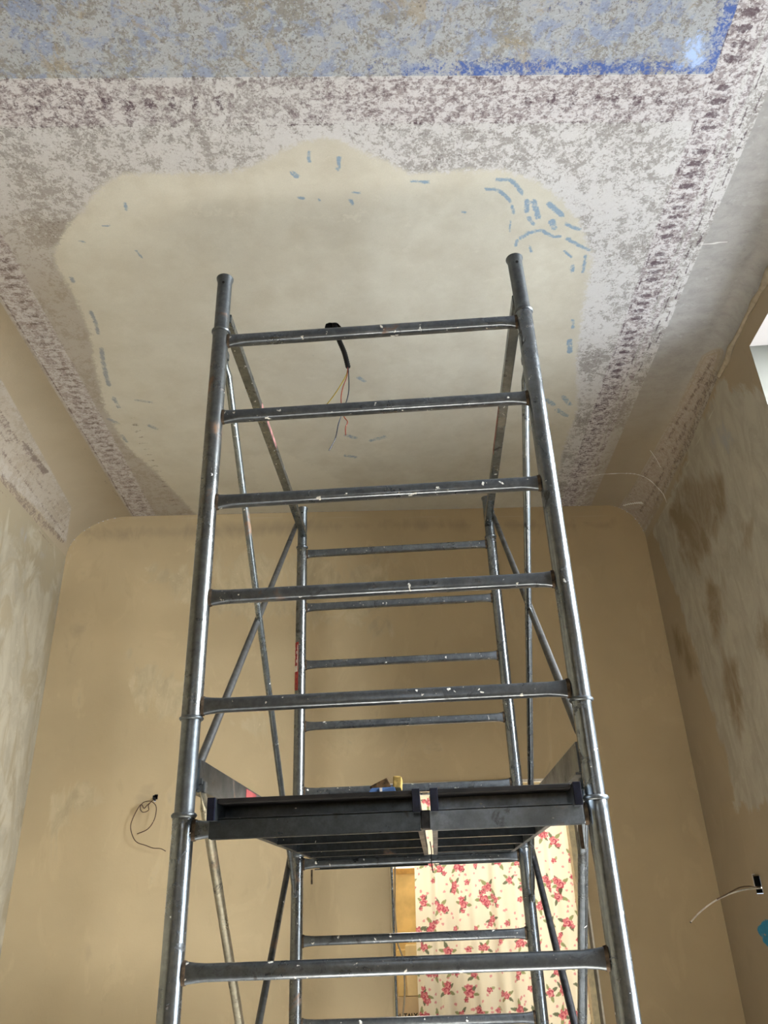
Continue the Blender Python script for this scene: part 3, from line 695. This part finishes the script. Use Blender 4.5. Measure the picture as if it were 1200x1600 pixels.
# ------------------------------------------------------------------ platforms
def platform(x0, x1, label):
    t = thing('scaffold_platform', label, 'platform', (x0, -.06, .187), 'steel platforms laid side by side on the tower')
    L = D+.12; w_ = x1-x0; rt = .016; hh = .047
    MP = M_plate if x0 < .5 else M_plate_lit
    def b_(name, a, b, mat, par=t, bev=.0015):
        bm = bmesh.new(); box(bm, a, b, bev); return from_bm(name, bm, mat, par)
    for xa in (0, w_-rt):
        rl = b_('side_member', (xa, 0, 0), (xa+rt, L, hh), MP)
        b_('end_cap', (xa-.001, -.004, -.001), (xa+rt+.001, .003, hh+.001), M_cap, rl); b_('end_cap', (xa-.001, L-.003, -.001), (xa+rt+.001, L+.004, hh+.001), M_cap, rl)
    # recessed end channels with light lower lip
    for ya, s in ((.10, 1), (L-.10, -1)):
        bm = bmesh.new(); box(bm, (rt, ya-.002, .004), (w_-rt, ya+.004, hh-.001)); box(bm, (rt, ya-.016 if s == 1 else ya, 0), (w_-rt, ya+.004 if s == 1 else ya+.02, .005))
        from_bm('end_channel', bm, MP, t)
    for yc in (.40, .78, 1.16, 1.50):
        bm = bmesh.new(); box(bm, (rt, yc-.002, .002), (w_-rt, yc+.002, .044)); box(bm, (rt, yc-.002, -.001), (w_-rt, yc+.03, .003))
        from_bm('cross_member', bm, M_plate, t)
    # hook-over plates that lap the front and rear rungs
    for yc, s in ((.06, -1), (.06+D, 1)):
        bm = bmesh.new(); f = yc+s*.0225
        box(bm, (-.004 if s < 0 else .02, f-.002, -.036), (w_+(.006 if x0 > .5 else -.002), f+.002, .004), .001)
        box(bm, (.0, min(f, yc), .0055), (w_, max(f, yc), .0085), .0005)
        box(bm, (.0, min(f, f-s*.016), -.0375), (w_, max(f, f-s*.016), -.0345), .0005)
        from_bm('hook_plate', bm, MP, t)
    dk = b_('deck_board', (rt+.001, .018, hh-.009), (w_-rt-.001, L-.018, hh+.001), M_ply, t, .002)
    return t
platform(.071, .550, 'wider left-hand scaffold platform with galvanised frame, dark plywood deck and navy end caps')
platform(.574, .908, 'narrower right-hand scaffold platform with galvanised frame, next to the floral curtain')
# thin twist of wire hanging between the platforms
t = thing('tie_wire', 'thin dark tie wire hanging through the gap between the two platforms', 'wire', (.562, 1.5, .19))
wire('strand', [(.0, 0, .04), (.004, -.01, .0), (.0, -.005, -.03), (.006, 0, -.075)], .0022, m_dark, t)

bm = bmesh.new(); box(bm, T(.5495, -.021, .154), T(.5725, .021, .1935), .003); from_bm('gap_shade_block', bm, M_black, tower)  # dark block added round the rung as shade in the platform gap
# things left on the deck
py, pz = 0.02, .2355
def on(x, y): return Vector(at(x, y, (0, py, 0), (0, 1, 0)))
a = on(578, 1238); b = on(616, 1238)
t = thing('blue_tray', 'small blue plastic plasterer\'s tray lying on the left platform deck under the yellow block', 'tray', ((a.x+b.x)/2, py, pz))
bm = bmesh.new(); hw = (b.x-a.x)/2+.004
outl = [(-hw, -.025, 0), (hw, -.025, 0), (hw, .10, 0), (-hw, .10, 0)]; outu = [(-hw+.010, -.02, .013), (hw-.002, -.025, .013), (hw-.002, .09, .013), (-hw+.01, .09, .013)]
vl = [bm.verts.new(p) for p in outl]; vu = [bm.verts.new(p) for p in outu]
bm.faces.new(vl[::-1]); inn = [bm.verts.new((p[0]*.9, p[1]*.9+.003, .004)) for p in outu]
for i in range(4):
    j = (i+1) % 4; bm.faces.new((vl[i], vl[j], vu[j], vu[i])); bm.faces.new((vu[i], vu[j], inn[j], inn[i]))
bm.faces.new(inn); from_bm('tray_body', bm, plain('blue_plastic', (.06, .12, .26), .4), t)
bm = bmesh.new(); box(bm, (-.004, -.0262, .002), (.002, -.0235, .012)); tag(from_bm('rim_mark', bm, m_wht, t), 'pale scuff on the rim')
t = thing('sponge_block', 'brown and yellow sponge block tilted on the blue tray on the deck', 'sponge', (on(605, 1230).x, py+.03, pz+.004))
bm = bmesh.new(); box(bm, (-.046, -.02, 0), (.0, .05, .026), .003); bmesh.ops.rotate(bm, verts=bm.verts, matrix=Matrix.Rotation(-.42, 3, 'Y'), cent=(0, 0, 0)); bmesh.ops.translate(bm, verts=bm.verts, vec=(.010, 0, .012))
from_bm('sponge_body', bm, plain('brown_sponge', (.13, .07, .025), .9, var=.4, scale=90), t)
bm = bmesh.new(); box(bm, (.002, -.02, .001), (.022, .05, .028), .003); bmesh.ops.rotate(bm, verts=bm.verts, matrix=Matrix.Rotation(.10, 3, 'Y'), cent=(.012, 0, 0)); bmesh.ops.translate(bm, verts=bm.verts, vec=(.010, 0, .010))
tag(from_bm('scouring_face', bm, plain('yellow_sponge', (.48, .32, .09), .9, var=.3, scale=90), t), 'yellow side of the sponge')

# ------------------------------------------------------------------ cables
m_blk = plain('black_conduit', (.004, .004, .0045), .55, var=.3)
def cy(x, y, d=.78): return Vector(at(x, y, (0, d, 0), (0, 1, 0)))
t = thing('ceiling_cable', 'black conduit with yellow, red and blue wires hanging from the hole in the cream ceiling', 'cable', (hc[0], hc[1], ZC))
o0 = Vector((hc[0], hc[1], ZC)); loc = lambda v: Vector(v)-o0
bm = bmesh.new(); path = smooth_path([Vector((.004, 0, .05)), Vector((.012, .005, -.01)), loc(cy(530, 532)), loc(cy(538, 551)), loc(cy(544, 574))], 14)
rr = [.0105+(.0012 if i % 2 else -.0006) for i in range(len(path))]; loft(bm, path, rr, 16); from_bm('conduit', bm, m_blk, t, True, 1.2)
e = cy(544, 572)
for nm, pts, mc in (('yellow_wire', [(544,572),(541,586),(529,607),(517,624),(503,640),(492,652)], (.42, .30, .02)),
                    ('red_wire', [(544,572),(542,588),(536,605),(533,620),(534,640),(538,652),(543,659),(540,668),(540,680)], (.36, .05, .02)),
                    ('blue_wire', [(544,572),(545,590),(545,610),(542,625),(536,642),(529,662),(524,685),(514,704)], (.015, .022, .045))):
    wire(nm, [loc(cy(*p, .78+.012*i if nm == 'yellow_wire' else .78)) for i, p in enumerate(pts)], .0022, plain(nm+'_sheath', tuple(q*.6 for q in mc), .4), t)
# lining of the hole
bm = bmesh.new(); lathe(bm, [(.046, .001), (.044, .02), (.03, .09), (0, .09)], (0, 0, 0), 24); from_bm('hole_lining', bm, m_dark, t, True)
bm = bmesh.new(); c = loc(at(531, 532, (0, 0, ZC), (0, 0, 1)))
# wall cable on the left of the back wall
def bo(x, y, off): p = at(x, y, (0, 2.522-off, 0), (-.077, 1, 0)); return Vector(p)
o1 = bo(243, 1246, 0)
t = thing('wall_wires', 'thin brown wires looping out of a hole in the back wall left of scaffold', 'wire', o1)
m_bw = plain('brown_wire_sheath', (.07, .035, .02), .5)
wire('wire', [bo(x, y, o)-o1 for x, y, o in [(243,1247,-.03),(240,1249,.01),(236,1253,.03),(230,1258,.03),(225,1263,.03),(221,1257,.035),(215,1264,.03),(207,1280,.03),(204,1292,.03),(207,1306,.03),(214,1316,.03),(228,1321,.03),(239,1325,.03),(251,1326,.03),(259,1330,.03)]], .0022, m_bw, t)
wire('wire', [bo(x, y, o)-o1 for x, y, o in [(243,1247,-.03),(239,1250,.015),(232,1258,.03),(232,1266,.035),(223,1269,.035),(219,1262,.035),(224,1254,.035),(235,1252,.04),(243,1258,.04),(244,1268,.04),(240,1283,.04),(230,1296,.04),(214,1303,.035)]], .0022, m_bw, t)
bm = bmesh.new(); lathe(bm, [(.0185, 0), (.016, .01), (.012, .05), (0, .05)], (0, 0, 0), 16); bmesh.ops.rotate(bm, verts=bm.verts, matrix=Matrix.Rotation(-math.pi/2, 3, 'X'))
from_bm('hole_lining', bm, m_dark, t, True)
bm = bmesh.new(); bmesh.ops.create_uvsphere(bm, u_segments=10, v_segments=8, radius=.009); bmesh.ops.translate(bm, verts=bm.verts, vec=bo(241, 1248, .008)-o1); from_bm('insulating_tape', bm, m_blk, t, True)
# socket box in the right wall with its cable
so_ = Vector((2.035, sock[0], sock[1]))
t = thing('socket_box', 'black flush socket box in the right wall with white and brown wires sticking out', 'socket box', so_)
bm = bmesh.new(); dd = .05; hw, hz = .038, .038
box(bm, (dd-.004, -hw, -hz), (dd, hw, hz))
for a, b in (((0, -hw, -hz), (dd, -hw+.003, hz)), ((0, hw-.003, -hz), (dd, hw, hz)), ((0, -hw, -hz), (dd, hw, -hz+.003)), ((0, -hw, hz-.003), (dd, hw, hz))): box(bm, a, b)
from_bm('box', bm, m_blk, t)
bm = bmesh.new()
for a, b in (((-.003, hw, -.015), (.001, hw+.005, hz+.004)), ((-.003, hw*.3, hz), (.001, hw+.005, hz+.004))): box(bm, a, b, .001)
tag(from_bm('plaster_rim', bm, m_rev, t), 'whitish plaster chipped round the box')
def roff(x, y, off): p = at(x, y, (2.035-off, 0, 0), (1, 0, 0)); return Vector(p)-so_
wpts = [Vector((.03, -.01, -.015))]+[roff(x, y, o) for x, y, o in [(1185,1388,.02),(1172,1389,.07),(1155,1392,.13),(1135,1399,.19),(1115,1409,.24),(1095,1424,.28),(1080,1440,.30)]]
wire('white_wire', wpts, .0033, plain('white_wire_sheath', (.62, .58, .50), .4), t)
e = wpts[-1]; wire('dark_tip', [e, e+(wpts[-1]-wpts[-2]).normalized()*.008], .0038, m_blk, t)
wire('brown_wire', [Vector((.03, .0, -.01))]+[roff(x, y, o) for x, y, o in [(1180,1386,.02),(1170,1385,.06),(1155,1387,.11),(1138,1396,.18),(1120,1405,.23)]], .003, plain('brown_cable_sheath', (.13, .085, .05), .5), t)

# ------------------------------------------------------------------ floral curtain in the doorway
CO = .06                                   # how far behind the wall face it hangs
def cpx(x, y): p = at(x, y, (0, 2.522+CO, 0), (-.077, 1, 0)); return p[0], p[2]
cx0 = cpx(650, 1400)[0]; cx1 = DX1-.012; cz1 = DZ1-.045; cz0 = ZF+.03
nu, nv = 330, 640
u = np.linspace(0, 1, nu)[None].repeat(nv, 0); vv = np.linspace(0, 1, nv)[:, None].repeat(nu, 1)
zz = cz0+(cz1-cz0)*vv; xx = cx0+(cx1-cx0)*u
fold = (np.sin(u*52+1.2*np.sin(vv*3))*.010+np.sin(u*21+2)*.012+np.sin(u*87+vv*4)*.004)*(1-.2*vv)+.012*np.sin(u*9+vv*2.)
fold = fold*np.where(u < .15, 1.5, 1)
off = CO+fold
XX = xx-.077*off+.006*np.sin(vv*9)*(u < .3); CP = np.stack([XX, yb(xx)+off, zz], -1)
wdt = cx1-cx0; SX = (xx-cx0)*1.08+.004*np.sin(u*52); SZ = zz
colr = np.zeros((nv, nu, 3))+np.array((.84, .79, .64)); 
def paint(mask, c): colr[mask] = colr[mask]*.12+np.array(c)*.88
flw = []
ny_ = int((cz1-cz0)/.098)
for j in range(ny_+1):
    for i in range(int(wdt*1.08/.105)+2):
        fx = i*.105+(.052 if j % 2 else 0)+RS.uniform(-.024, .024); fz = cz0+j*.098+RS.uniform(-.026, .026)
        flw.append((fx, fz, RS.choice([1., .9, 1., .55, .8]), RS.uniform(0, 6.28)))
def local(fx, fz, r):
    m = (abs(SX-fx) < r) & (abs(SZ-fz) < r); return m
K = 1.9
for fx, fz, s, a in flw:
    def leaf(dx, dz, ang, ln, wd, c):
        dx *= K; dz *= K; ln *= K; wd *= K
        m = local(fx+dx, fz+dz, ln*1.2); X_ = SX[m]-fx-dx; Z_ = SZ[m]-fz-dz
        p = X_*math.cos(ang)+Z_*math.sin(ang); q = -X_*math.sin(ang)+Z_*math.cos(ang)
        k = np.zeros_like(m); k[m] = (p/ln)**2+(q/(wd*(1-.4*p/ln)))**2 < 1; paint(k, c)
    def rose(dx, dz, r):
        dx *= K; dz *= K; r *= K
        m = local(fx+dx, fz+dz, r*1.4); X_ = SX[m]-fx-dx; Z_ = SZ[m]-fz-dz
        rad = np.hypot(X_, Z_); th = np.arctan2(Z_, X_)
        edge = r*(1+.18*np.sin(th*5+a)+.10*np.sin(th*3+2*a))
        k = np.zeros_like(m); k[m] = rad < edge; paint(k, (.58, .09, .14))
        k = np.zeros_like(m); k[m] = (rad < edge) & (np.sin(rad/r*8+th*2+a) > .45); paint(k, (.78, .36, .36))
        k = np.zeros_like(m); k[m] = (rad < edge) & (np.sin(rad/r*7+th+a) < -.72); paint(k, (.33, .02, .07))
    if s > .6:
        for q in range(4):
            an = a+q*1.5+RS.uniform(-.3, .3); rr_ = .017*s
            leaf(math.cos(an)*rr_, math.sin(an)*rr_, an, .0085*s, .0042*s, (.06, .09, .035) if q % 2 else (.22, .26, .09))
        rose(0, 0, .0108*s)
        if RS.rand() < .65: rose(.014*math.cos(a+2), .014*math.sin(a+2), .0085*s)
        if RS.rand() < .5: rose(.016*math.cos(a-1.6), .016*math.sin(a-1.6), .006*s)
    else:
        leaf(.006, .004, a, .007, .003, (.35, .38, .17)); rose(0, 0, .0068)
    for q in range(3):
        an = RS.uniform(0, 6.28); rr_ = RS.uniform(.026, .042); leaf(math.cos(an)*rr_, math.sin(an)*rr_, an, .0035, .0028, (.70, .28, .30))
g = G('floral_cotton'); ca = g.attrc('print')
weave = g.noise(400, 2); cc = g.mix(g.thr(weave, .3, .7, 0, .06), ca, (.6, .55, .45))
d_ = g.n('ShaderNodeBsdfPrincipled', {'Base Color': cc, 'Roughness': .9, 'Specular IOR Level': .1})
tr = g.n('ShaderNodeBsdfTranslucent', {'Color': cc}); ms = g.n('ShaderNodeMixShader', {0: .45, 1: d_.outputs[0], 2: tr.outputs[0]})
g.t.links.new(ms.outputs[0], g.out.inputs[0])
cur = grid_mesh('curtain', CP, g.m, {'print': colr})
tag(cur, 'cream cotton curtain printed with pink roses hanging in the back doorway', 'curtain')
# tension rod carrying the curtain
t = bm = bmesh.new(); loft(bm, [bw(DX0+.013, CO, cz1+.010), bw(DX1-.036, CO, cz1+.010)], [.007, .007], 12)
tag(from_bm('curtain_rod', bm, M_post, None, True), 'thin metal rod across the doorway top carrying the floral curtain', 'rod')

# things seen to the left of the curtain
def dp(x, y, off): return at(x, y, (0, 2.522+off, 0), (-.077, 1, 0))
m_pale = plain('honey_coloured_board', (.80, .60, .27), .6, var=.12, scale=9)
PO = .55; a = dp(600, 1364, PO); b = dp(700, 1530, PO); xa = dp(590, 1400, PO)[0]; xc = dp(668, 1400, PO)[0]+.25
t = thing('wooden_board', 'honey-coloured wooden board with a moulded top standing behind the curtain, beyond the doorway', 'board', (xa, yb(xa)+PO, ZF))
bm = bmesh.new(); box(bm, (0, 0, 0), (xc-xa, .03, a[2]-ZF), .002); from_bm('board', bm, m_pale, t)
z0 = dp(630, 1366, PO)[2]; z1 = dp(630, 1357, PO)[2]
bm = bmesh.new(); box(bm, (-.01, -.012, z0-ZF), (xc-xa+.01, .04, z1-ZF), .003); from_bm('top_moulding', bm, plain('orange_wood_edge', (.62, .38, .12), .5), t)
m_cb = plain('brown_cardboard', (.58, .46, .29), .85, var=.06, scale=12); m_cb2 = plain('pale_cardboard', (.80, .66, .38), .85, var=.06, scale=12)
BO = .30; zt = dp(640, 1557, BO)[2]; xa = dp(600, 1580, BO)[0]; x2 = xa+.62
t = thing('cardboard_box', 'tall brown cardboard box with black capital lettering beyond the doorway, under the pale carton', 'box', (xa, yb(xa)+BO, ZF))
bm = bmesh.new(); box(bm, (0, 0, 0), (x2-xa, .22, zt-ZF), .003); from_bm('carton', bm, m_cb, t)
bm = bmesh.new(); box(bm, (-.001, .10, .02), (x2-xa+.001, .13, zt-ZF+.0008)); from_bm('packing_tape', bm, plain('tan_tape', (.42, .30, .16), .3), t)
# printed words on the carton
pa = dp(653, 1595, BO); cur_t = bpy.data.curves.new('text', 'FONT'); cur_t.body = 'MADE IN ITALY'; cur_t.size = .030; cur_t.extrude = .0004; cur_t.align_x = 'RIGHT'; cur_t.offset = .0011
to = bpy.data.objects.new('tmp', cur_t); col.objects.link(to)
dg = bpy.context.evaluated_depsgraph_get(); me = bpy.data.meshes.new_from_object(to.evaluated_get(dg)); bpy.data.objects.remove(to)
me.materials.append(m_blk); lo = link('lettering', me, None, t); lo.rotation_euler = (math.pi/2, 0, math.atan(.077)*0)
lo.location = (pa[0]-xa, -.0008, dp(640, 1590.5, BO)[2]-ZF)
BO2 = .30; z2 = dp(640, 1525, BO2)[2]; xb2 = dp(622, 1550, BO2)[0]
t = thing('pale_carton', 'pale flat carton lying on the lettered cardboard box beyond the doorway', 'box', (xb2, yb(xb2)+BO2+.005, zt+.002))
zh = dp(640, 1478, BO2)[2]-zt
bm = bmesh.new(); box(bm, (.045, 0, 0), (.5, .2, zh), .003); from_bm('carton', bm, m_cb2, t)
bm = bmesh.new(); box(bm, (0, -.006, 0), (.044, .15, zh-.02), .004); from_bm('side_flap', bm, m_pale, t)
# metal pole and cable at the left jamb of the doorway
pa = dp(613.5, 1400, -.012)
t = thing('thin_metal_pole', 'thin shiny metal pole standing at the left edge of the doorway', 'pole', (pa[0], pa[1], ZF))
bm = bmesh.new(); lathe(bm, [(0, 0), (.0062, 0), (.0062, 2.08), (.004, 2.085), (0, 2.085)], (0, 0, 0), 14); from_bm('shaft', bm, M_post, t, True)
bm = bmesh.new(); lathe(bm, [(0, 0), (.010, 0), (.010, .02), (.0062, .024)], (0, 0, 0), 14); from_bm('rubber_foot', bm, m_blk, t, True)
kp = [(617, 1420), (619, 1450), (622, 1475), (630, 1500), (632, 1530), (632, 1560), (629, 1590), (626, 1625)]
k0 = Vector(dp(617, 1330, .02))
t = thing('hanging_cable', 'grey cable hanging down inside the doorway beside the thin pole', 'cable', k0)
m_gc = plain('grey_cable', (.33, .28, .20), .5)
wire('sheath', [Vector((0, 0, .12))]+[Vector(dp(617, 1340+i*20, .02))-k0 for i in range(3)]+[Vector(dp(x, y, .03))-k0 for x, y in kp], .0045, m_gc, t)
bm = bmesh.new(); bmesh.ops.create_uvsphere(bm, u_segments=10, v_segments=6, radius=.006); bmesh.ops.translate(bm, verts=bm.verts, vec=(0, -.004, .12)); from_bm('cable_clip', bm, m_wht, t, True)
